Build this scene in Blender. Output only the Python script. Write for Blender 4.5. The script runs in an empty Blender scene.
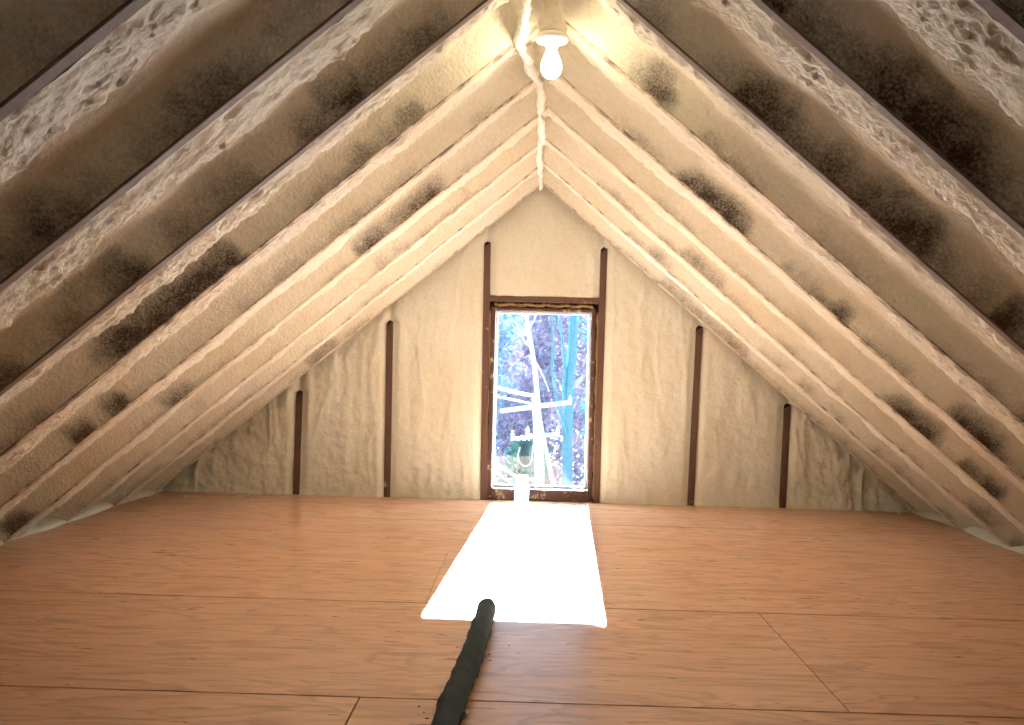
import bpy, bmesh, math, random
import numpy as np
from mathutils import Vector, Matrix

# ------------------------------------------------------------------ camera
scene = bpy.context.scene
C = scene.collection
F = 1000.0                       # focal length in pixels of a 1024x725 frame
EYE = Vector((-0.046, 0.0, 0.87))
ROLL = math.radians(1.45)
_a = Vector((19.0, -4.5, -F)).normalized()                # world Y seen by the camera
_b = Vector((math.sin(ROLL), math.cos(ROLL), 0.0)); _b.z = (_a.x*_b.x + _a.y*_b.y)/(-_a.z); _b.normalize()
_c = _a.cross(_b)
R_wc = Matrix((_c, _a, _b))                               # rows: world axes in camera coordinates
cam_data = bpy.data.cameras.new('camera'); cam = bpy.data.objects.new('camera', cam_data); C.objects.link(cam)
cam_data.sensor_width = 36.0; cam_data.lens = 36.0*F/1024.0; cam_data.clip_start = 0.02; cam_data.clip_end = 400
cam.matrix_world = Matrix.Translation(EYE) @ R_wc.to_4x4()
scene.camera = cam
def at(px, py, Y):
    """the point seen at a pixel, on the plane at depth Y"""
    d = R_wc @ Vector(((px-512.0)/F, -(py-362.5)/F, -1.0))
    return EYE + d*((Y-EYE.y)/d.y)
def on_floor(px, py, z=0.0):
    d = R_wc @ Vector(((px-512.0)/F, -(py-362.5)/F, -1.0))
    return EYE + d*((z-EYE.z)/d.z)

# ------------------------------------------------------------------ world, sun, exposure
scene.view_settings.view_transform = 'Standard'
scene.view_settings.look = 'None'
scene.view_settings.gamma = 1.0
scene.view_settings.use_curve_mapping = False
scene.view_settings.exposure = 0.50
w = bpy.data.worlds.new('sky'); scene.world = w; w.use_nodes = True
bg = w.node_tree.nodes['Background']; bg.inputs['Color'].default_value = (0.48, 0.76, 1.0, 1); bg.inputs['Strength'].default_value = 1.75
sun = bpy.data.lights.new('sun', 'SUN'); sun.energy = 175; sun.angle = math.radians(0.6); sun.color = (0.76, 0.90, 1.0)
so = bpy.data.objects.new('sun', sun); C.objects.link(so)
SUN_DIR = Vector((-0.125, -3.18, -1.233)).normalized()
so.rotation_euler = SUN_DIR.to_track_quat('-Z', 'Y').to_euler(); so.location = (1, 30, 14)
BULB_POWER = 2.1

# ------------------------------------------------------------------ helpers
def tag(o, label=None, cat=None, group=None, kind=None):
    if label: o['label'] = label
    if cat: o['category'] = cat
    if group: o['group'] = group
    if kind: o['kind'] = kind
    return o
def empty(name, loc=(0,0,0)):
    o = bpy.data.objects.new(name, None); C.objects.link(o); o.location = loc; o.empty_display_size = 0.1
    return o
def link(name, me, mat, parent=None, smooth=False):
    if mat is not None and not me.materials: me.materials.append(mat)
    if smooth: me.polygons.foreach_set('use_smooth', [True]*len(me.polygons))
    o = bpy.data.objects.new(name, me); C.objects.link(o)
    if parent is not None:
        o.parent = parent
        o.matrix_parent_inverse = Matrix.Translation(-Vector(parent.location))
    return o
def bm_obj(name, bm, mat, parent=None, smooth=False):
    bmesh.ops.recalc_face_normals(bm, faces=bm.faces)
    me = bpy.data.meshes.new(name); bm.to_mesh(me); bm.free()
    return link(name, me, mat, parent, smooth)
def add_box(bm, lo, hi, bevel=0.0):
    r = bmesh.ops.create_cube(bm, size=1.0)
    for v in r['verts']:
        v.co = Vector([(lo[i]+hi[i])/2 + v.co[i]*(hi[i]-lo[i]) for i in range(3)])
    if bevel:
        es = list({e for v in r['verts'] for e in v.link_edges})
        bmesh.ops.bevel(bm, geom=es, offset=bevel, segments=2, affect='EDGES', profile=0.5)
    return bm
def add_prism_y(bm, poly, y0, y1):
    """poly: list of (x, z); extruded from y0 to y1"""
    A = [bm.verts.new((x, y0, z)) for x, z in poly]; B = [bm.verts.new((x, y1, z)) for x, z in poly]
    bm.faces.new(A); bm.faces.new(B[::-1]); n = len(poly)
    for i in range(n): bm.faces.new((A[i], A[(i+1)%n], B[(i+1)%n], B[i]))
    return bm
def add_lathe(bm, prof, seg=28, center=(0,0,0), cap=True):
    rings = []
    for r, z in prof:
        rings.append([bm.verts.new((center[0]+r*math.cos(2*math.pi*k/seg), center[1]+r*math.sin(2*math.pi*k/seg), center[2]+z)) for k in range(seg)])
    for i in range(len(rings)-1):
        for k in range(seg):
            bm.faces.new((rings[i][k], rings[i][(k+1)%seg], rings[i+1][(k+1)%seg], rings[i+1][k]))
    if cap:
        bm.faces.new(rings[0][::-1]); bm.faces.new(rings[-1])
    return bm
def spline(pts, n):
    """Catmull-Rom through pts, n samples per span"""
    P = [Vector(p) for p in pts]; P = [P[0]*2-P[1]] + P + [P[-1]*2-P[-2]]; out = []
    for i in range(1, len(P)-2):
        for k in range(n):
            t = k/n
            out.append(0.5*((2*P[i]) + (P[i+1]-P[i-1])*t + (2*P[i-1]-5*P[i]+4*P[i+1]-P[i+2])*t*t + (3*P[i]-P[i-1]-3*P[i+1]+P[i+2])*t**3))
    out.append(P[-2]); return out
def add_tube(bm, pts, rad, seg=12, cap=True):
    """rad: number, list, or function(i, angle)"""
    n = len(pts); rings = []
    up = Vector((0.13, 0.21, 0.97))
    for i, p in enumerate(pts):
        t = (pts[min(i+1, n-1)]-pts[max(i-1, 0)]).normalized()
        if abs(t.dot(up)) > 0.95: up = Vector((0.97, 0.13, 0.21))
        x = up.cross(t).normalized(); y = t.cross(x)
        ring = []
        for k in range(seg):
            an = 2*math.pi*k/seg
            r = rad(i, an) if callable(rad) else (rad[i] if isinstance(rad, (list, tuple)) else rad)
            ring.append(bm.verts.new(p + x*(r*math.cos(an)) + y*(r*math.sin(an))))
        rings.append(ring)
    for i in range(n-1):
        for k in range(seg):
            bm.faces.new((rings[i][k], rings[i][(k+1)%seg], rings[i+1][(k+1)%seg], rings[i+1][k]))
    if cap: bm.faces.new(rings[0][::-1]); bm.faces.new(rings[-1])
    return bm
# numpy value noise
def _hash(ix, iy, seed):
    h = (ix.astype(np.int64)*374761393 + iy.astype(np.int64)*668265263 + seed*1442695041) & 0xffffffff
    h = ((h ^ (h >> 13))*1274126177) & 0xffffffff
    h = (h ^ (h >> 16)) & 0xffff
    return h/65535.0
def vnoise(x, y, seed=0):
    ix = np.floor(x); iy = np.floor(y); fx = x-ix; fy = y-iy
    fx = fx*fx*fx*(fx*(fx*6-15)+10); fy = fy*fy*fy*(fy*(fy*6-15)+10)
    a = _hash(ix, iy, seed); b = _hash(ix+1, iy, seed); c = _hash(ix, iy+1, seed); d = _hash(ix+1, iy+1, seed)
    return (a*(1-fx)+b*fx)*(1-fy) + (c*(1-fx)+d*fx)*fy
def fbm(x, y, seed=0, octv=4, gain=0.5):
    s = 0; a = 1; t = 0
    for o in range(octv):
        s = s + a*(vnoise(x*2**o + 17.3*o, y*2**o + 5.1*o, seed+o)*2-1); t += a; a *= gain
    return s/t
def sstep(a, b, x):
    t = np.clip((x-a)/(b-a), 0, 1); return t*t*(3-2*t)
def grid_mesh(name, P, attrs=None):
    """P: (n, m, 3) array of points"""
    n, m = P.shape[:2]
    idx = np.arange(n*m).reshape(n, m)
    q = np.stack([idx[:-1, :-1], idx[1:, :-1], idx[1:, 1:], idx[:-1, 1:]], -1).reshape(-1, 4)
    me = bpy.data.meshes.new(name)
    me.vertices.add(n*m); me.vertices.foreach_set('co', P.reshape(-1).astype(np.float32))
    me.loops.add(q.size); me.loops.foreach_set('vertex_index', q.reshape(-1).astype(np.int32))
    me.polygons.add(len(q)); me.polygons.foreach_set('loop_start', np.arange(0, q.size, 4, dtype=np.int32))
    me.update(calc_edges=True); me.validate()
    me.polygons.foreach_set('use_smooth', [True]*len(me.polygons))
    for k, v in (attrs or {}).items():
        at_ = me.attributes.new(k, 'FLOAT', 'POINT'); at_.data.foreach_set('value', v.reshape(-1).astype(np.float32))
    return me

# ------------------------------------------------------------------ materials
class NT:
    def __init__(s, name):
        s.m = bpy.data.materials.new(name); s.m.use_nodes = True; s.t = s.m.node_tree; s.b = s.t.nodes['Principled BSDF']
    def n(s, typ, **kw):
        nd = s.t.nodes.new(typ)
        for k, v in kw.items():
            if k in nd.inputs: nd.inputs[k].default_value = v
            else: setattr(nd, k, v)
        return nd
    def l(s, a, b): s.t.links.new(a, b)
    def ramp(s, fac, stops):
        r = s.n('ShaderNodeValToRGB'); e = r.color_ramp.elements
        while len(e) < len(stops): e.new(0.5)
        for el, (p, c) in zip(e, stops): el.position = p; el.color = (*c, 1) if len(c) == 3 else c
        s.l(fac, r.inputs['Fac']); return r.outputs['Color']
    def mix(s, fac, a, b, mode='MIX'):
        m = s.n('ShaderNodeMix', data_type='RGBA', blend_type=mode)
        for sock, v in ((m.inputs[0], fac), (m.inputs[6], a), (m.inputs[7], b)):
            if isinstance(v, bpy.types.NodeSocket): s.l(v, sock)
            else: sock.default_value = v if not isinstance(v, tuple) else (*v, 1)[:4]
        return m.outputs[2]
    def math(s, op, a, b=0.0, clamp=False):
        m = s.n('ShaderNodeMath', operation=op, use_clamp=clamp)
        for i, v in ((0, a), (1, b)):
            if isinstance(v, bpy.types.NodeSocket): s.l(v, m.inputs[i])
            else: m.inputs[i].default_value = v
        return m.outputs[0]
    def coord(s, kind='Object', scale=(1,1,1), rand=False):
        tc = s.n('ShaderNodeTexCoord'); mp = s.n('ShaderNodeMapping'); mp.inputs['Scale'].default_value = scale
        src = tc.outputs[kind]
        if rand:
            oi = s.n('ShaderNodeObjectInfo'); va = s.n('ShaderNodeVectorMath', operation='ADD')
            sc = s.math('MULTIPLY', oi.outputs['Random'], 37.0)
            s.l(src, va.inputs[0]); s.l(sc, va.inputs[1]); src = va.outputs[0]
        s.l(src, mp.inputs['Vector']); return mp.outputs['Vector']
    def noise(s, vec, scale, detail=4, rough=0.5, dist=0.0):
        n = s.n('ShaderNodeTexNoise'); n.inputs['Scale'].default_value = scale; n.inputs['Detail'].default_value = detail
        n.inputs['Roughness'].default_value = rough; n.inputs['Distortion'].default_value = dist
        s.l(vec, n.inputs['Vector']); return n.outputs['Fac']
    def bump(s, h, strength, dist=0.01, normal=None):
        b = s.n('ShaderNodeBump'); b.inputs['Strength'].default_value = strength; b.inputs['Distance'].default_value = dist
        s.l(h, b.inputs['Height'])
        if normal is not None: s.l(normal, b.inputs['Normal'])
        return b.outputs['Normal']

def foam_material(name, base=(0.78, 0.745, 0.64), bare=True, bs=0.6):
    k = NT(name); v = k.coord('Object')
    big = k.noise(v, 2.5, 3); fine = k.noise(v, 55, 5, 0.6); mid = k.noise(v, 16, 4, 0.55)
    col = k.mix(k.ramp(big, [(0.35, (0,0,0)), (0.7, (1,1,1))]), base, tuple(c*f for c, f in zip(base, (0.95, 0.90, 0.82))))
    col = k.mix(k.math('MULTIPLY', k.ramp(fine, [(0.42, (1,1,1)), (0.60, (0,0,0))]), 0.25), col, tuple(c*0.72 for c in base))
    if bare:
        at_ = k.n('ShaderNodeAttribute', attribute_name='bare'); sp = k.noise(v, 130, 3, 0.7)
        # thin overspray: dark roof timber shows between the specks of foam; also darkens the rafter band
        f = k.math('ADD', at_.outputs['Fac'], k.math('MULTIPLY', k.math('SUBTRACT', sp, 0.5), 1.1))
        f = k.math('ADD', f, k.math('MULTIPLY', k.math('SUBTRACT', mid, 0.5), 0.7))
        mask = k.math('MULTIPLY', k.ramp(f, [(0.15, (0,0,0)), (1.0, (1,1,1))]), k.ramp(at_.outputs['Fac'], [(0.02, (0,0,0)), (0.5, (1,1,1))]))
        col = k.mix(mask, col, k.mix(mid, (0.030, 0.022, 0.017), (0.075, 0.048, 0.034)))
    k.l(col, k.b.inputs['Base Color'])
    vor = k.n('ShaderNodeTexVoronoi'); vor.inputs['Scale'].default_value = 75; k.l(v, vor.inputs['Vector'])
    h = k.math('ADD', k.math('MULTIPLY', fine, 0.8), k.math('MULTIPLY', vor.outputs['Distance'], 0.5))
    k.l(k.bump(h, bs, 0.008), k.b.inputs['Normal'])
    k.b.inputs['Roughness'].default_value = 0.62; k.b.inputs['Specular IOR Level'].default_value = 0.25
    return k.m
def wood_material(name, c1, c2, axis_scale=(1, 12, 12), foamy=0.0, attr=None, rough=0.7):
    k = NT(name); v = k.coord('Object', axis_scale, True); v2 = k.coord('Object', (1,1,1), True)
    col = k.mix(k.noise(v, 6, 5, 0.6), c1, c2)
    sp = k.noise(v2, 14, 5, 0.65)
    if attr:
        oa = k.n('ShaderNodeAttribute', attribute_name=attr, attribute_type='OBJECT')
        f = k.math('ADD', sp, k.math('SUBTRACT', oa.outputs['Fac'], 0.5))
        col = k.mix(k.ramp(f, [(0.48, (0,0,0)), (0.66, (1,1,1))]), col, (0.66, 0.57, 0.43))
    elif foamy:
        col = k.mix(k.ramp(sp, [(0.60-foamy, (0,0,0)), (0.70-foamy, (1,1,1))]), col, (0.55, 0.43, 0.24))
    k.l(col, k.b.inputs['Base Color']); k.l(k.bump(k.noise(v, 20, 4), 0.3, 0.004), k.b.inputs['Normal'])
    k.b.inputs['Roughness'].default_value = rough
    return k.m
def plain(name, col, rough=0.6, metal=0.0, var=0.12, scale=20, bump=0.15):
    k = NT(name); v = k.coord('Object'); n = k.noise(v, scale, 4)
    k.l(k.mix(n, tuple(c*(1-var) for c in col), tuple(min(1, c*(1+var)) for c in col)), k.b.inputs['Base Color'])
    k.b.inputs['Roughness'].default_value = rough; k.b.inputs['Metallic'].default_value = metal
    if bump: k.l(k.bump(n, bump, 0.004), k.b.inputs['Normal'])
    return k.m
def plywood_material():
    k = NT('plywood'); v = k.coord('Object', (1,1,1), True)
    mp = k.coord('Object', (0.8, 3.4, 1), True)
    n1 = k.noise(mp, 1.6, 3, 0.5, 0.6)                                  # broad rotary-cut figure
    rings = k.math('FRACT', k.math('MULTIPLY', n1, 8.0))
    ringm = k.ramp(rings, [(0.0, (0,0,0)), (0.55, (0.25,0.25,0.25)), (0.86, (1,1,1)), (1.0, (0,0,0))])
    streak = k.noise(k.coord('Object', (2.0, 11, 1), True), 2.2, 5, 0.6)
    fine = k.noise(k.coord('Object', (4, 90, 1), True), 2.0, 3, 0.6)
    patch = k.noise(v, 0.9, 2)
    c = k.mix(patch, (0.74, 0.41, 0.25), (0.83, 0.53, 0.345))
    c = k.mix(k.math('MULTIPLY', ringm, 0.6), c, (0.43, 0.195, 0.10))
    c = k.mix(k.math('MULTIPLY', k.ramp(streak, [(0.52, (0,0,0)), (0.64, (1,1,1))]), 0.45), c, (0.38, 0.17, 0.085))
    c = k.mix(k.math('MULTIPLY', k.ramp(fine, [(0.50, (0,0,0)), (0.75, (1,1,1))]), 0.28), c, (0.24, 0.10, 0.05))
    oi = k.n('ShaderNodeObjectInfo')
    c = k.mix(k.math('MULTIPLY', oi.outputs['Random'], 0.13), c, (0.40, 0.17, 0.085))
    sp = k.noise(k.coord('Object', (9, 22, 1), True), 1.6, 2, 0.4)
    c = k.mix(k.ramp(sp, [(0.72, (0,0,0)), (0.77, (1,1,1))]), c, (0.10, 0.05, 0.03))
    k.l(c, k.b.inputs['Base Color'])
    k.l(k.math('ADD', k.math('MULTIPLY', streak, 0.22), 0.20), k.b.inputs['Roughness'])
    k.b.inputs['Specular IOR Level'].default_value = 0.6
    k.l(k.bump(fine, 0.12, 0.002), k.b.inputs['Normal'])
    return k.m
def leaf_material(name, c1, c2):
    k = NT(name); v = k.coord('Object'); n = k.noise(v, 1.6, 3)
    wn = k.n('ShaderNodeTexWhiteNoise'); g = k.n('ShaderNodeNewGeometry'); 
    k.l(g.outputs['Random Per Island'], wn.inputs['Vector'])
    col = k.mix(k.math('MULTIPLY', k.math('ADD', n, wn.outputs['Value']), 0.5), c1, c2)
    k.l(col, k.b.inputs['Base Color']); k.b.inputs['Roughness'].default_value = 0.8
    return k.m

M = {}
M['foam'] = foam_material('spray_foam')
M['foam_wall'] = foam_material('spray_foam_gable', (0.74, 0.73, 0.635), bare=False, bs=0.3)
M['foam_dirty'] = foam_material('spray_foam_amber', (0.42, 0.30, 0.14), bare=False)
M['rafter'] = wood_material('rafter_wood', (0.125, 0.088, 0.066), (0.24, 0.178, 0.14), (6, 2, 6), attr='overspray')
M['stud'] = wood_material('stud_wood', (0.075, 0.036, 0.024), (0.15, 0.075, 0.05), (8, 8, 1), foamy=-0.05)
M['frame'] = wood_material('old_frame_wood', (0.045, 0.022, 0.018), (0.12, 0.055, 0.038), (5, 5, 3), foamy=0.03)
M['deck'] = wood_material('roof_sheathing', (0.10, 0.07, 0.05), (0.18, 0.12, 0.09))
M['ply'] = plywood_material()
M['vinyl'] = plain('white_vinyl', (0.85, 0.88, 0.92), 0.4, var=0.03, bump=0)
M['porcelain'] = plain('white_porcelain', (0.88, 0.86, 0.82), 0.25, var=0.02, bump=0)
M['hose'] = plain('charcoal_jacket', (0.030, 0.056, 0.072), 0.9, var=0.6, scale=90, bump=0.9)
M['cable'] = foam_material('foam_crusted_cable', (0.86, 0.85, 0.82), bare=False)
M['crumb'] = plain('foam_crumb', (0.78, 0.66, 0.45), 0.8, scale=60)
M['dark_crumb'] = plain('dark_crumb', (0.03, 0.03, 0.03), 0.9, scale=60)
k = NT('lit_bulb'); em = k.n('ShaderNodeEmission'); em.inputs['Color'].default_value = (1.0, 0.80, 0.52, 1)
em.inputs['Strength'].default_value = BULB_POWER/(math.pi*0.0128)
k.l(em.outputs[0], k.t.nodes['Material Output'].inputs['Surface']); M['bulb'] = k.m
k = NT('window_glass'); tr = k.n('ShaderNodeBsdfTransparent'); gl = k.n('ShaderNodeBsdfGlossy'); gl.inputs['Roughness'].default_value = 0.02
fr = k.n('ShaderNodeFresnel'); mx = k.n('ShaderNodeMixShader'); tr.inputs['Color'].default_value = (0.93, 0.97, 1.0, 1)
k.l(fr.outputs[0], mx.inputs[0]); k.l(tr.outputs[0], mx.inputs[1]); k.l(gl.outputs[0], mx.inputs[2])
k.l(mx.outputs[0], k.t.nodes['Material Output'].inputs['Surface']); M['glass'] = k.m
k = NT('frosted_plastic'); tr = k.n('ShaderNodeBsdfTransparent'); tl = k.n('ShaderNodeBsdfTranslucent'); mx = k.n('ShaderNodeMixShader')
tl.inputs['Color'].default_value = (0.95, 0.97, 1, 1); tr.inputs['Color'].default_value = (0.97, 0.98, 1, 1); mx.inputs[0].default_value = 0.5
k.l(tr.outputs[0], mx.inputs[1]); k.l(tl.outputs[0], mx.inputs[2]); k.l(mx.outputs[0], k.t.nodes['Material Output'].inputs['Surface']); M['frosted'] = k.m
M['pale_bark'] = plain('pale_bark', (0.86, 0.88, 0.88), 0.8, var=0.10, scale=8)
M['teal_bark'] = plain('grey_green_bark', (0.12, 0.27, 0.36), 0.9, var=0.4, scale=10)
M['brown_bark'] = plain('brown_bark', (0.30, 0.26, 0.26), 0.9, var=0.3, scale=10)
M['pole'] = plain('bleached_pole', (0.88, 0.88, 0.86), 0.7, var=0.08, scale=6)
M['can'] = plain('transformer_paint', (0.03, 0.075, 0.085), 0.5, var=0.1)
M['wire'] = plain('pale_wire', (0.85, 0.87, 0.88), 0.5, var=0.03, bump=0)
M['leaf_mauve'] = leaf_material('mauve_leaves', (0.05, 0.11, 0.21), (0.58, 0.40, 0.47))
M['leaf_slate'] = leaf_material('slate_leaves', (0.04, 0.13, 0.26), (0.46, 0.52, 0.60))
M['leaf_green'] = leaf_material('green_leaves', (0.02, 0.12, 0.10), (0.22, 0.42, 0.33))
M['ground'] = plain('leaf_litter', (0.24, 0.17, 0.11), 0.95, var=0.4, scale=1.5)

# ------------------------------------------------------------------ the attic: floor
TH = math.radians(40.0); ST, CT, TT = math.sin(TH), math.cos(TH), math.tan(TH)
HR = 2.05                       # ridge, underside of the rafters
DEPTH = 0.14                    # rafter depth
WALL_Y = 6.50                   # face of the gable studs
BACK = -1.6
XE = HR/TT                      # where the rafters meet the floor
bm = bmesh.new(); add_box(bm, (-2.72, BACK, -0.10), (2.72, 6.60, -0.022))
floor = tag(bm_obj('floor', bm, M['deck']), 'orange plywood attic floor', 'floor', kind='structure')
EDGE = 2.45
rows = [(BACK, -1.06, [-1.0, 1.4]), (-1.06, 0.16, [0.2]), (0.16, 1.38, [-1.2, 1.2]), (1.38, 2.60, [-0.47, 1.97]), (2.60, 3.645, [-1.64, 0.80]),
        (3.645, 4.62, [-0.41, 2.03]), (4.62, 5.59, [-0.05]), (5.59, 6.515, [-1.2, 1.24])]
wide = {2.60: 0.005, 3.645: 0.0045, 5.59: 0.005, -0.47: 0.002, 0.80: 0.0014, -0.41: 0.0014}   # open joints; the others are tight
rnd = random.Random(3)
for y0, y1, js in rows:
    xs = [-EDGE] + js + [EDGE]
    for x0, x1 in zip(xs[:-1], xs[1:]):
        g0, g1, h0, h1 = [wide.get(q_, 0.0004) for q_ in (x0, x1, y0, y1)]
        cx, cy = (x0+x1)/2, (y0+y1)/2; bm = bmesh.new()
        add_box(bm, (x0+g0-cx, y0+h0-cy, -0.018), (x1-g1-cx, y1-h1-cy, 0.0), 0.0006)
        o = bm_obj('plywood_sheet', bm, M['ply'], floor)
        o.location = (cx, cy, -rnd.random()*0.0008)
# foam spilling out between the rafter feet and the floor edge
for s in (-1, 1):
    ny, nx = 500, 26
    yy = np.linspace(BACK+0.02, 6.5, ny)[:, None]*np.ones((1, nx)); t = np.linspace(0, 1, nx)[None, :]*np.ones((ny, 1))
    e = 2.435 + 0.035*fbm(yy*2.2, yy*0+s*7.0, 31, 4)
    xx = e + t*(2.72-e)
    zz = 0.022*np.sqrt(np.clip(t*6, 0, 1)) + 0.018*t + 0.012*fbm(xx*18, yy*18, 33, 3)*sstep(0, 0.25, t) + 0.02*sstep(0.1, 0.6, t)*fbm(xx*9, yy*9, 35, 3) - 0.004*(t <= 0)
    me = grid_mesh('foam_strip', np.stack([s*xx, yy, zz], -1))
    link('foam_strip', me, M['foam_wall'], floor)

# ------------------------------------------------------------------ roof slopes with rafters and sprayed bays
RY = [6.40, 5.79, 5.18, 4.56, 3.95, 3.34, 2.80, 2.21, 1.64, 1.03, 0.42, -0.19, -0.80, -1.41]
T2 = 0.019
def bay_mesh(s, ya, yb, seed, nu, nv, first=False):
    """foam in the bay between the rafter at ya (nearer) and yb (farther)"""
    Wd = yb-ya-2*T2; Lv = HR/ST+0.16
    u = np.linspace(0, Wd, nu)[None, :]*np.ones((nv, 1)); v = np.linspace(0, Lv, nv)[:, None]*np.ones((1, nu))
    k0 = Wd/0.572
    b = (0.27 + 0.10*fbm(v*1.5, v*0+seed, seed, 4) + 0.032*fbm(v*9, v*0, seed+5, 3))*k0
    b = np.clip(b, 0.12, 0.40*k0)
    qf = 0.003 + 0.040*np.clip(u/b, 0, 1.5)**1.5
    qd = 0.102 + 0.014*fbm(u*5, v*3, seed+9, 3)
    lip = sstep(-0.02, 0.085, u-b)
    q = qf*(1-lip)+qd*lip
    e = Wd-u
    # the coat on the face of the farther rafter
    thick = 0.5+0.5*fbm(v*2.3, v*0+3.3, seed+40, 3)
    qn = 0.006 + e*(1.0+0.9*(1-thick)) + 0.0*v
    kk = 0.03
    h = np.clip(0.5+0.5*(qn-q)/kk, 0, 1); q = qn*(1-h)+q*h - kk*h*(1-h)
    fm = 1-lip
    inner = sstep(0, 0.03, u)*sstep(0, 0.02, e)
    q = q + inner*(0.012*fbm(u*7, v*6, seed+60, 3) + (0.003+0.010*fm)*fbm(u*26, v*22, seed+70, 4, 0.6) - 0.011*fm*np.abs(fbm(u*48, v*44, seed+75, 2, 0.6)))
    q = q + 0.006*fbm(v*20, u*4, seed+80, 3)*np.exp(-u/0.02)
    q = np.clip(q, -0.012, 0.132)
    # patches of bare, thinly misted timber on the near face of the farther rafter
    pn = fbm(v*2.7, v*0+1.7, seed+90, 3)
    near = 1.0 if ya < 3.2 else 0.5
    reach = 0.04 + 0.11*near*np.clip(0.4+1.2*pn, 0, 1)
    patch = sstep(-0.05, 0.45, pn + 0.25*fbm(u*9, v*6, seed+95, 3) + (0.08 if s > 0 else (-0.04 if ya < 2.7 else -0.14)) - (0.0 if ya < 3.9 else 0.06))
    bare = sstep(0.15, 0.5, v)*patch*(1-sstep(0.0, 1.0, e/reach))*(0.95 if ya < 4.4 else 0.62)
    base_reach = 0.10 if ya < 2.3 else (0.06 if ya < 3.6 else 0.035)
    strip = (1-sstep(0.0, 1.0, e/base_reach))*(0.75 if ya < 2.3 else 0.5)*np.clip(0.75+0.9*fbm(v*4.0, v*0+8, seed+97, 3), 0, 1)  # continuous darker band along the farther rafter, heavier in the near bays
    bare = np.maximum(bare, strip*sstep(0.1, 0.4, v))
    vp = v - q*TT*(1-sstep(0.0, 0.5, v))
    X = s*(vp*CT + q*ST); Z = HR - vp*ST + q*CT; Y = ya+T2+u
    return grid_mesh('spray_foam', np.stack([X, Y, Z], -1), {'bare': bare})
for s, nm in ((-1, 'left'), (1, 'right')):
    bm = bmesh.new()
    d0, d1 = DEPTH/CT, (DEPTH+0.05)/CT
    xo0, xo1 = (HR+d0+0.12)/TT, (HR+d1+0.12)/TT
    add_prism_y(bm, [(0, HR+d0), (s*xo0, -0.12), (s*xo1, -0.12), (0, HR+d1)], BACK-0.1, 6.75)
    roof = tag(bm_obj('ceiling_'+nm, bm, M['deck']), '%s slope of the attic roof between rafters' % nm, 'ceiling', kind='structure')
    for i, y in enumerate(RY):
        bm = bmesh.new()
        add_prism_y(bm, [(0, HR), (s*XE, 0.0), (s*(XE+DEPTH/ST), 0.0), (0, HR+d0)], y-T2, y+T2)
        bmesh.ops.bevel(bm, geom=[e for e in bm.edges], offset=0.003, segments=1, affect='EDGES')
        r = bm_obj('rafter', bm, M['rafter'], roof)
        r['overspray'] = 0.68 if y > 6.2 else (0.66 if y > 4.3 else (0.60 if y > 3.1 else 0.36))
    ys = sorted(RY)
    ext = [BACK+0.02-T2] + ys
    for i in range(len(ext)-1):
        ya, yb = ext[i], ext[i+1]
        if yb < 0.5: nu, nv = 16, 80
        elif yb < 4.0: nu, nv = 66, 400
        else: nu, nv = 44, 290
        me = bay_mesh(s, ya, yb, 100+i*7+(500 if s > 0 else 0), nu, nv)
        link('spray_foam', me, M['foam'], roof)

# ------------------------------------------------------------------ gable wall with studs and sprayed panels
GX0, GX1 = at(494.0, 400, 6.6).x, at(588.6, 400, 6.6).x     # outside of the white window frame
GZ1, GZ0 = at(543, 312, 6.6).z, at(540, 487.5, 6.6).z
def roof_z(x, q=0.0): return HR - abs(x)*TT + q/CT
bm = bmesh.new()
wx0, wx1, wz0, wz1 = GX0-0.01, GX1+0.01, GZ0-0.01, GZ1+0.01
top = HR+0.13/CT
def rz(x): return top-abs(x)*TT
xl = (top+0.1)/TT
for poly in ([(-xl, -0.1), (wx0, -0.1), (wx0, rz(wx0))], [(wx1, -0.1), (xl, -0.1), (wx1, rz(wx1))],
             [(wx0, wz1), (wx1, wz1), (wx1, rz(wx1)), (0, top), (wx0, rz(wx0))], [(wx0, -0.1), (wx1, -0.1), (wx1, wz0), (wx0, wz0)]):
    add_prism_y(bm, poly, 6.595, 6.63)
wall = tag(bm_obj('wall_back', bm, M['deck']), 'cream foam gable end wall with dark studs', 'wall', kind='structure')
studs = [((299.5, 392), (296, 492)), ((390, 322), (387, 494)), ((487.5, 243), (483.5, 498)), ((604, 249), (596, 499)), ((699.5, 327), (690.5, 501)), ((787.5, 405), (782.5, 506))]
SX = []
for (a, b_) in studs:
    A = at(a[0], a[1], WALL_Y); B = at(b_[0], b_[1], WALL_Y)
    w2 = 0.021; zt = A.z
    bm = bmesh.new()
    add_prism_y(bm, [(B.x-w2, 0.0), (B.x+w2, 0.0), (A.x+w2, zt+0.006), (A.x-w2, zt-0.026)], WALL_Y-0.004, 6.59)
    bmesh.ops.bevel(bm, geom=list(bm.edges), offset=0.002, segments=1, affect='EDGES')
    bm_obj('stud', bm, M['stud'], wall); SX.append((A.x, B.x, zt))
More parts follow.
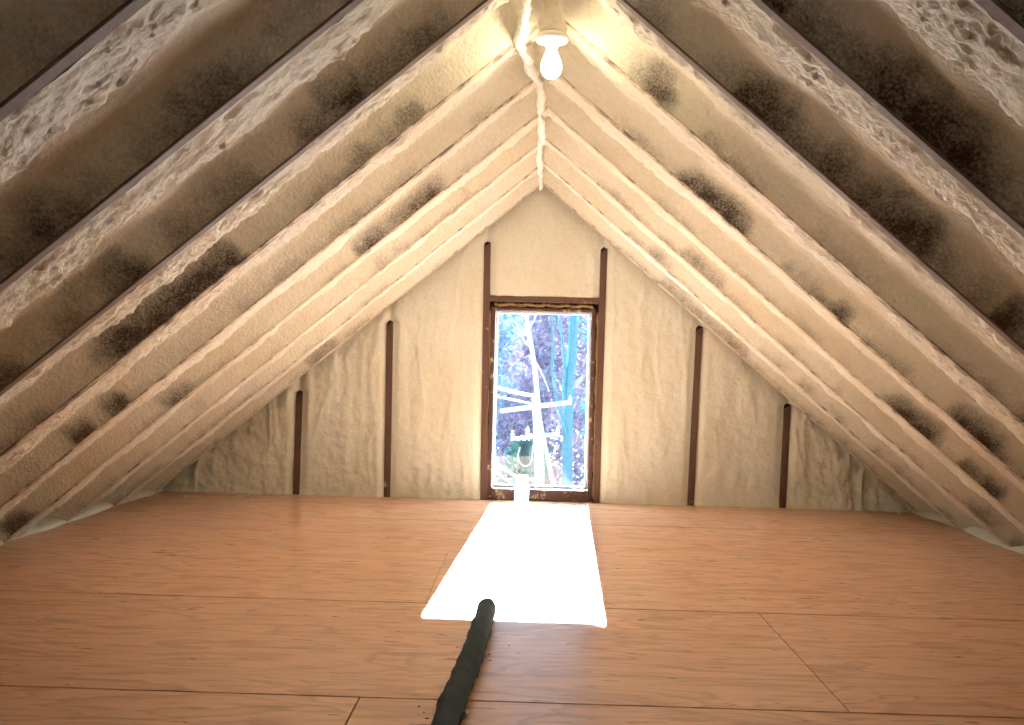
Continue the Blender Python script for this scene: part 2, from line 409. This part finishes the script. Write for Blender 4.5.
def foam_panel(xa, xb, za, zb, seed, nx, nz, wl=True, wr=True):
    """xa, xb, za, zb: functions giving the panel's left/right (of z) and bottom/top (of x)"""
    t = np.linspace(0, 1, nx)[None, :]*np.ones((nz, 1)); r = np.linspace(0, 1, nz)[:, None]*np.ones((1, nx))
    xm = xa(0.0)+(xb(0.0)-xa(0.0))*t
    z = za(xm) + (zb(xm)-za(xm))*r
    x = xa(z)+(xb(z)-xa(z))*t
    wdt = xb(0.0)-xa(0.0)
    dl = t*wdt; dr = (1-t)*wdt
    side = (sstep(0, 0.05, dl) if wl else 1)*(sstep(0, 0.05, dr) if wr else 1)
    out = 0.004 + 0.016*side
    wr_ = fbm(x*8, z*2.6, seed, 4); ridge = 1-np.abs(fbm(x*7+0.35*fbm(x*3, z*4, seed+3, 2), z*1.1, seed+4, 3))*2.2
    low = 1-sstep(0.1, 0.7, z); eave = sstep(1.2, 2.3, np.abs(x))
    out = out + side*(0.011*wr_ + (0.006+0.014*eave)*np.clip(ridge, 0, 1)**2 + 0.004*fbm(x*22, z*18, seed+9, 3)) + eave*0.022*fbm(x*9, z*7, seed+11, 3)
    out = out + 0.012*np.exp(-z/0.03)*(0.6+fbm(x*14, z*0, seed+13, 3)) + 0.004*side*low*fbm(x*35, z*35, seed+15, 2)
    return grid_mesh('foam_panel', np.stack([x, WALL_Y+0.012-out, z], -1))
def stud_line(i, off):
    xt, xb_, zt = SX[i]
    def f(z):
        z = np.asarray(z, dtype=float)
        k_ = np.where(z <= zt, 1.0, np.clip(1-(z-zt)/0.012, 0, 1))      # foam closes over the stud's top
        return xb_+(xt-xb_)*np.clip(z/zt, 0, 1) + off*k_
    return f
flat = lambda c: (lambda q_: np.zeros_like(np.asarray(q_, dtype=float))+c)
topz = lambda x: HR + 0.05 - np.abs(x)*TT
zero = lambda x: np.zeros_like(np.asarray(x, dtype=float)) + 0.0
hw = 0.021
EX = (HR+0.05)/TT - 0.004
header_z = at(545, 297, WALL_Y).z
link('foam_panel', foam_panel(flat(-EX), stud_line(0, -hw), zero, topz, 11, 130, 90, False, True), M['foam_wall'], wall)
link('foam_panel', foam_panel(stud_line(0, hw), stud_line(1, -hw), zero, topz, 22, 60, 110), M['foam_wall'], wall)
link('foam_panel', foam_panel(stud_line(1, hw), stud_line(2, -hw), zero, topz, 33, 60, 150), M['foam_wall'], wall)
link('foam_panel', foam_panel(stud_line(2, hw), stud_line(3, -hw), flat(header_z), topz, 44, 80, 80), M['foam_wall'], wall)
link('foam_panel', foam_panel(stud_line(3, hw), stud_line(4, -hw), zero, topz, 55, 60, 150), M['foam_wall'], wall)
link('foam_panel', foam_panel(stud_line(4, hw), stud_line(5, -hw), zero, topz, 66, 60, 110), M['foam_wall'], wall)
link('foam_panel', foam_panel(stud_line(5, hw), flat(EX), zero, topz, 77, 130, 90, True, False), M['foam_wall'], wall)

# wall behind the camera
bm = bmesh.new(); add_prism_y(bm, [(-xl, -0.1), (xl, -0.1), (0, top)], BACK-0.08, BACK)
tag(bm_obj('wall_front', bm, M['foam_wall']), 'foam covered gable end wall behind the camera', 'wall', kind='structure')

# ------------------------------------------------------------------ window
win = empty('window_1', ((GX0+GX1)/2, 6.55, 0.0)); tag(win, 'narrow attic window in a dark rough wooden frame', 'window', kind='structure')
def box_part(name, lo, hi, mat, parent, bevel=0.002):
    bm = bmesh.new(); add_box(bm, lo, hi, bevel); return bm_obj(name, bm, mat, parent)
SLX, SRX = SX[2][1]+0.024, SX[3][1]-0.012
jl0, jr1 = GX0-0.028, GX1+0.028
box_part('jamb', (jl0, 6.515, 0.0), (GX0-0.002, 6.594, GZ1+0.02), M['frame'], win)
box_part('jamb', (GX1+0.002, 6.515, 0.0), (jr1, 6.594, GZ1+0.02), M['frame'], win)
box_part('head_jamb', (GX0-0.002, 6.515, GZ1+0.001), (GX1+0.002, 6.594, GZ1+0.02), M['frame'], win)
box_part('window_sill', (GX0-0.002, 6.505, 0.0), (GX1+0.002, 6.594, GZ0-0.002), M['frame'], win, 0.004)
box_part('header', (SX[2][0]+0.022, WALL_Y-0.012, header_z-0.036), (SX[3][0]-0.022, 6.594, header_z+0.002), M['stud'], win, 0.003)
def bead(p0, p1, rad, seed):
    n = 60; rr = random.Random(seed); ph = [rr.random()*9 for _ in range(3)]
    pts = [Vector(p0).lerp(Vector(p1), i/n) for i in range(n+1)]
    for p in pts: p.y += rr.uniform(-0.003, 0.003)
    def rf(i, a): return rad*(0.75+0.35*math.sin(i*0.55+ph[0]+a)+0.25*math.sin(i*1.7+ph[1])+rr.uniform(-0.15, 0.15))
    bm = bmesh.new(); add_tube(bm, pts, rf, 8); bm_obj('foam_bead', bm, M['foam_dirty'], win, True)
zb = (GZ1+0.02+header_z-0.036)/2
bead((GX0-0.01, 6.535, zb), (GX1+0.01, 6.535, zb), 0.017, 1)
bead((jl0-0.012, 6.535, 0.02), (jl0-0.006, 6.535, GZ1), 0.011, 2)
bead((jr1+0.012, 6.535, 0.02), (jr1+0.016, 6.535, GZ1), 0.012, 3)
fw = 0.016
sash = box_part('sash_frame', (GX0, 6.585, GZ0), (GX0+fw, 6.615, GZ1), M['vinyl'], win)
box_part('sash_frame', (GX1-fw, 6.585, GZ0), (GX1, 6.615, GZ1), M['vinyl'], win)
box_part('sash_frame', (GX0+fw, 6.585, GZ1-fw), (GX1-fw, 6.615, GZ1), M['vinyl'], win)
box_part('sash_frame', (GX0+fw, 6.585, GZ0), (GX1-fw, 6.615, GZ0+fw), M['vinyl'], win)
box_part('pane', (GX0+fw, 6.598, GZ0+fw), (GX1-fw, 6.602, GZ1-fw), M['glass'], win, 0)

# ------------------------------------------------------------------ bulb and lampholder at the ridge
LP = at(551.5, 60, 3.22); LX, LY, LZ = LP.x, LP.y, LP.z
lamp = empty('ceiling_lamp', (LX, LY, 2.04))
tag(lamp, 'glowing bare bulb in a round white lampholder under the ridge', 'lamp')
bm = bmesh.new(); bz = LZ-0.060
prof = [(0.002, 0), (0.012, 0.0015), (0.022, 0.008), (0.030, 0.019), (0.0335, 0.033), (0.0325, 0.047), (0.028, 0.062), (0.021, 0.078), (0.0165, 0.092), (0.0155, 0.104)]
add_lathe(bm, prof, 20, (LX, LY, bz)); bm_obj('bulb', bm, M['bulb'], lamp, True)
bm = bmesh.new(); add_lathe(bm, [(0.018, 0.0), (0.021, 0.003), (0.021, 0.014), (0.024, 0.016)], 24, (LX, LY, bz+0.100)); sock = bm_obj('socket', bm, M['porcelain'], lamp, True)
bm = bmesh.new(); add_lathe(bm, [(0.024, 0.0), (0.050, 0.003), (0.055, 0.010), (0.055, 0.017), (0.050, 0.024), (0.044, 0.026)], 36, (LX, LY, bz+0.116)); holder = bm_obj('lampholder', bm, M['porcelain'], lamp, True); sock.parent = holder; sock.matrix_parent_inverse = Matrix()
bm = bmesh.new(); z0 = bz+0.142
rr = random.Random(8)
add_lathe(bm, [(0.044, 0), (0.047, 0.006), (0.046, 0.030), (0.042, 0.050), (0.030, 0.075), (0.020, 2.14-z0)], 8, (LX, LY, z0))
bmesh.ops.subdivide_edges(bm, edges=list(bm.edges), cuts=2, use_grid_fill=True)
for v_ in bm.verts: v_.co += Vector((rr.uniform(-1, 1), rr.uniform(-1, 1), rr.uniform(-0.5, 0.5)))*0.0025
bm_obj('junction_box', bm, M['foam'], lamp, True)

# ------------------------------------------------------------------ foam-crusted cable along the ridge
cpts = [(549, -105, 2.2), (541, -42, 2.62), (529, -5, 2.95), (525, 18, 3.14), (520, 44, 3.34), (526, 57, 3.5), (533, 74, 3.85), (540, 84, 4.05), (541, 102, 4.35), (540, 116, 4.6), (542, 133, 4.95), (539.5, 150, 5.3), (540, 166, 5.75), (541, 178, 6.1), (541, 189, 6.36)]
pts = spline([at(*p) for p in cpts], 14)
rr = random.Random(5); ph = [rr.random()*6 for _ in range(4)]
def crf(i, a):
    base = 0.0155+0.004*math.sin(i*0.21+ph[0])+0.004*math.sin(i*0.53+ph[1]+a)+0.003*math.sin(i*1.3+2*a)
    return max(0.006, base)*(1.0 if i < len(pts)-4 else 0.6)
bm = bmesh.new(); add_tube(bm, pts, crf, 10)
tag(bm_obj('cable', bm, M['cable'], None, True), 'white foam crusted cable hanging along the roof ridge', 'cable')

# ------------------------------------------------------------------ hose on the floor
HRAD = 0.033
hp = [(488, 603), (485, 615), (478.5, 636), (470, 660), (460, 685), (448, 716)]
P = [on_floor(x, y, HRAD) for x, y in hp]
dirv = (P[-1]-P[-2]).normalized(); P += [P[-1]+dirv*0.35+Vector((0.03, 0, 0)), P[-1]+dirv*0.8+Vector((0.12, 0, 0)), P[-1]+dirv*1.3+Vector((0.30, 0, 0))]
hpts = spline(P, 26)
rr = random.Random(12)
hose = empty('hose', (P[0].x, P[0].y, 0)); tag(hose, 'charcoal fuzzy jacketed hose lying on the plywood into sunlight', 'hose')
bump_ = [rr.uniform(-1, 1) for _ in range(4000)]
def hrf(i, a):
    k_ = int(a/(2*math.pi)*18)
    r = HRAD*(1 + 0.045*math.sin(i*0.45+a) + 0.03*math.sin(i*0.17) + 0.035*bump_[(i*18+k_) % 4000])
    if i < 14: r *= (0.55+0.45*math.sqrt(1-(1-i/14)**2))*(0.80+0.2*i/14)
    return r if not (math.sin(a) < -0.2 and False) else r
bm = bmesh.new(); add_tube(bm, hpts, hrf, 18)
for v_ in bm.verts: v_.co.z = max(v_.co.z, 0.0015)
bm_obj('jacket', bm, M['hose'], hose, True)
bm = bmesh.new()                                       # loose fibres sticking out of the jacket
for _ in range(900):
    i = rr.randrange(6, len(hpts)-1); a = rr.uniform(-0.3, math.pi+0.3)
    t = (hpts[i+1]-hpts[i]).normalized(); sx = t.cross(Vector((0,0,1))).normalized()
    d = (sx*math.cos(a)+Vector((0,0,1))*math.sin(a)).normalized(); p = hpts[i]+d*HRAD*0.95
    e = p + (d+Vector((rr.uniform(-1,1), rr.uniform(-1,1), rr.uniform(-.6,.6)))*0.9).normalized()*rr.uniform(0.006, 0.016)
    if e.z < 0.002: continue
    side = t*0.0009
    bm.faces.new([bm.verts.new(p-side), bm.verts.new(p+side), bm.verts.new(e)])
o = bm_obj('fibres', bm, M['hose'], hose); tag(o, kind='stuff')

# ------------------------------------------------------------------ frosted cup under the window
CP = at(521.5, 501, 6.44)
bm = bmesh.new()
prof = [(0.046, 0.002), (0.050, 0.010), (0.046, 0.018), (0.050, 0.030), (0.046, 0.040), (0.049, 0.052), (0.045, 0.062), (0.048, 0.074), (0.043, 0.085), (0.046, 0.10), (0.040, 0.125), (0.043, 0.15), (0.036, 0.172)]
add_lathe(bm, prof, 28, (0, 0, 0), cap=False); bm.faces.new([v_ for v_ in bm.verts][:28][::-1])
cup = bm_obj('plastic_cup', bm, M['frosted'], None, True); cup.location = (CP.x, 6.44, 0.0)
tag(cup, 'ribbed white translucent plastic cup on the floor at the window sill', 'cup')

# ------------------------------------------------------------------ crumbs of foam
def crumb_mesh(name, r, seed):
    rr = random.Random(seed); bm = bmesh.new(); bmesh.ops.create_icosphere(bm, subdivisions=2, radius=r)
    for v_ in bm.verts: v_.co *= rr.uniform(0.7, 1.2); v_.co.z *= 0.7
    m_ = min(v_.co.z for v_ in bm.verts)
    for v_ in bm.verts: v_.co.z -= m_
    me = bpy.data.meshes.new(name); bm.to_mesh(me); bm.free(); return me
cm = [crumb_mesh('foam_crumb', 0.011, q_) for q_ in range(3)]
for m_ in cm: m_.materials.append(M['crumb'])
ORD = ['first', 'second', 'third', 'fourth', 'fifth', 'sixth', 'seventh', 'eighth', 'ninth', 'tenth']
lspots = sorted([(113, 508), (133, 504), (147, 498), (157, 495), (141, 501), (263, 496), (248, 497), (232, 495.5), (206, 497), (186, 498)])
rspots = sorted([(898, 515), (880, 513), (920, 521), (847, 510), (700, 505), (640, 503)])
for side_, spots in (('left', lspots), ('right', rspots)):
    for i, (x, y) in enumerate(spots):
        p = on_floor(x, y); o = link('foam_crumb', cm[i % 3], None); o.location = (p.x, min(p.y, 6.43), 0.0); o.rotation_euler.z = i*1.3
        sc = 0.6+0.9*((i*37) % 10)/10; o.scale = (sc, sc*0.8, sc)
        tag(o, 'pale foam crumb at gable foot, %s from left on %s side' % (ORD[i], side_), 'crumb', 'foam crumbs at the foot of the gable wall, %s side' % side_)
cd = [crumb_mesh('dark_crumb', 0.0035, q_+9) for q_ in range(2)]
for m_ in cd: m_.materials.append(M['dark_crumb'])
lsp = [(457, 648), (461, 653), (452, 672), (419, 707), (424, 713), (427, 719)]; rsp = [(509, 646), (489, 655), (490, 661), (478, 677)]
for side_, spots in (('left', lsp), ('right', rsp)):
    for i, (x, y) in enumerate(spots):
        o = link('dark_crumb', cd[i % 2], None); o.location = on_floor(x, y); o.rotation_euler.z = i*1.9; o.scale = (0.6+0.35*((i*7) % 4), 0.6, 0.7)
        tag(o, 'tiny black crumb on the plywood %s of the hose, %s from its tip' % (side_, ORD[i]), 'crumb', 'black crumbs beside the hose')
wc = link('foam_crumb', cm[1], None); wc.location = on_floor(465, 716); tag(wc, 'small white foam crumb touching the right side of the hose', 'crumb')

# ------------------------------------------------------------------ outside
GZ = -6.0
bm = bmesh.new(); add_box(bm, (-60, 9, GZ-0.2), (60, 110, GZ)); tag(bm_obj('ground', bm, M['ground']), 'leaf covered ground outside below the window', 'ground', kind='structure')
def leaf_cloud(rnd, centres, n, size):
    vs, fs = [], []
    for _ in range(n):
        c, r = centres[rnd.randrange(len(centres))]
        while True:
            d = Vector((rnd.uniform(-1,1), rnd.uniform(-1,1), rnd.uniform(-1,1)))
            if d.length < 1: break
        p = Vector(c)+Vector((d.x*r[0], d.y*r[1], d.z*r[2]))
        a = Vector((rnd.gauss(0,1), rnd.gauss(0,1), rnd.gauss(0,1))).normalized(); b = a.orthogonal().normalized()
        sz = size*rnd.uniform(0.5, 1.2); i = len(vs)
        vs += [p-a*sz, p+b*sz*0.55, p+a*sz, p-b*sz*0.55]; fs.append((i, i+1, i+2, i+3))
    me = bpy.data.meshes.new('foliage'); me.from_pydata([tuple(v_) for v_ in vs], [], fs); return me
def tree(label, base, path, r0, r1, bark, leaf, crown, n, size, seed, branches=(), group=None):
    t = empty('tree', base); tag(t, label, 'tree', group)
    rnd = random.Random(seed); pts = spline(path, 10); N = len(pts)
    bm = bmesh.new(); add_tube(bm, pts, lambda i, a: (r0+(r1-r0)*i/(N-1))*(1+0.06*math.sin(3*a+i*0.4)), 10); bm_obj('trunk', bm, bark, t, True)
    for bp, br in branches:
        q_ = spline(bp, 8); bm = bmesh.new(); add_tube(bm, q_, [br*(1-0.6*i/(len(q_)-1)) for i in range(len(q_))], 7); bm_obj('branch', bm, bark, t, True)
    if n: link('foliage', leaf_cloud(rnd, crown, n, size), leaf, t)
    return t
def wpath(px, Y): return [at(x, y, Y) for x, y in px]
def to_ground(path):
    p = path[0]; return [Vector((p.x, p.y, GZ))] + path
# trees seen through the pane, from their pixel tracks
Y1 = 30.0
pth = to_ground(wpath([(567, 485), (567.5, 440), (568.5, 395), (572, 350), (574, 315), (576, 250)], Y1))
tree('stout grey green tree trunk right of the utility pole outside', (pth[0].x, Y1, GZ), pth, 0.17, 0.12, M['teal_bark'], M['leaf_green'],
     [((pth[-1].x+1.1, Y1+0.4, 2.6), (1.3, 1.2, 1.3)), ((pth[-1].x+1.0, Y1+0.6, -0.3), (0.7, 0.8, 1.6)), ((pth[-1].x+1.1, Y1+0.6, -2.6), (0.7, 0.8, 1.2))], 1300, 0.11, 5,
     [(wpath([(568, 420), (564, 395), (565, 370), (563, 345), (558, 312), (553, 260)], Y1-0.1), 0.075), (wpath([(566, 435), (557, 398), (552, 372), (553, 342), (550, 310), (546, 270)], Y1-0.2), 0.055)])
Y2 = 33.0
pth = to_ground(wpath([(541, 470), (537.5, 400), (532, 350), (526, 315), (518, 260)], Y2))
tree('white slender leaning tree trunk rising behind the crossarm outside', (pth[0].x, Y2, GZ), pth, 0.11, 0.05, M['pale_bark'], None, [], 0, 0, 6,
     [(wpath([(531, 348), (525, 342), (520, 330), (508, 312)], Y2), 0.025), (wpath([(533.5, 360), (540, 370), (546, 383), (549, 392)], Y2), 0.028), (wpath([(528, 330), (535, 318), (537, 300)], Y2), 0.025)])
far = [(-3.2, 38, 'leaf_slate', 'slate leaved tree far outside, left of the pane'), (-1.2, 47, 'leaf_slate', 'blue grey leafy tree behind the left half of the window view'),
       (0.9, 41, 'leaf_mauve', 'mauve autumn tree behind the middle of the window view'), (2.9, 51, 'leaf_mauve', 'rusty mauve tree behind the right half of the window view'),
       (5.2, 36, 'leaf_green', 'green tree far outside, right of the pane'), (-5.8, 45, 'leaf_mauve', 'mauve tree far outside beyond the slate leaved tree')]
for i, (x, y, lf, lb) in enumerate(far):
    rnd = random.Random(40+i); top_ = 4.2+rnd.random()*1.2
    path = [Vector((x, y, GZ)), Vector((x+rnd.uniform(-.3,.3), y, -2.5)), Vector((x+rnd.uniform(-.5,.5), y, 1)), Vector((x, y, top_))]
    crown = [((x+rnd.uniform(-1,1), y+rnd.uniform(-1,1), z), (1.5, 1.4, 1.3)) for z in (-4.2, -3.0, -2.0, -1.0, 0.0, 1.0, 2.0, 3.0)]
    br = []
    for q_ in range(5):
        z = -3+q_*1.2; sg = (-1)**q_
        br.append(([Vector((x, y, z)), Vector((x+sg*0.8, y-0.3, z+0.6)), Vector((x+sg*1.5, y-0.4, z+1.5))], 0.06))
    tree(lb, (x, y, GZ), path, 0.20, 0.05, M['brown_bark'], M[lf], crown, 5200, 0.17, 60+i, br)
# small green shrub tree low at the right
tree('low dark green tree behind the transformer outside', (0.0, 36, GZ), [Vector((0.0, 36, GZ)), Vector((0.05, 36, -4)), Vector((0.0, 36, -2.2))], 0.12, 0.04, M['brown_bark'], M['leaf_green'],
     [((-0.1, 36, -2.6), (0.9, 0.8, 1.0)), ((-0.5, 36.3, -3.8), (1.2, 0.8, 1.0))], 900, 0.13, 90)
# utility pole
YP = 27.0
p0 = at(539, 486, YP); p1 = at(535.5, 394, YP)
up = empty('utility_pole', (p0.x+0.1, YP, GZ)); tag(up, 'bleached utility pole with crossarms, insulators and a transformer outside the window', 'utility pole')
bm = bmesh.new(); add_tube(bm, [Vector((p0.x+0.1, YP, GZ)), p0, p0.lerp(p1, 0.5), p1], [0.14, 0.115, 0.10, 0.09], 14); bm_obj('pole', bm, M['pole'], up, True)
def beam(name, a, b_, r, parent, mat, sq=True):
    bm = bmesh.new(); add_tube(bm, [a, b_], r, 4 if sq else 10); return bm_obj(name, bm, mat, parent)
beam('crossarm', at(500, 411, YP-0.15), at(571, 402, YP-0.15), 0.065, up, M['pole'])
beam('crossarm', at(513, 439, YP-0.15), at(558, 434, YP-0.15), 0.055, up, M['pole'])
for x, y in ((512.5, 436), (557.5, 431.5), (527.5, 432), (570, 400)):
    c = at(x, y, YP-0.2); bm = bmesh.new()
    add_lathe(bm, [(0.03, -0.13), (0.06, -0.11), (0.035, -0.07), (0.065, -0.04), (0.035, 0.0), (0.06, 0.04), (0.03, 0.08), (0.02, 0.14)], 12, c); bm_obj('insulator', bm, M['pole'], up, True)
beam('brace', at(539.5, 418, YP-0.1), at(553, 486, YP-0.1), 0.05, up, M['pole'], False)
bm = bmesh.new(); c = at(524.5, 468, YP-0.4)
add_lathe(bm, [(0.10, 0), (0.18, 0.03), (0.19, 0.06), (0.19, 0.62), (0.205, 0.63), (0.205, 0.67), (0.12, 0.74), (0.03, 0.76)], 20, c)
can = bm_obj('transformer', bm, M['can'], up, True)
bm = bmesh.new(); add_tube(bm, spline([at(520, 447, YP-0.65), at(518, 458, YP-0.7), at(524, 466, YP-0.7), at(531, 462, YP-0.7), at(533, 445, YP-0.5)], 8), 0.018, 6); bm_obj('drop_wire', bm, M['wire'], up, True)
def wire(label, px, r=0.022):
    pts = spline([at(*p) for p in px], 10); bm = bmesh.new(); add_tube(bm, pts, r, 6)
    tag(bm_obj('power_line', bm, M['wire'], None, True), label, 'power line')
wire('pale power line sloping to the top crossarm, upper of two', [(420, 366, 20), (498, 388, 24), (533, 396, 26.8)], 0.045)
wire('pale power line sloping to the top crossarm, lower of two', [(420, 380, 20), (499, 397, 24), (534, 404.5, 26.8)], 0.03)
wire('pale power line sagging low across the window, upper of two', [(440, 440, 20), (497, 465, 23), (516, 476, 25), (538, 480, 26.8)], 0.04)
wire('pale power line sagging low across the window, lower of two', [(440, 438, 19), (496, 473, 22.5), (513, 484, 24), (539, 497, 26.8)], 0.025)
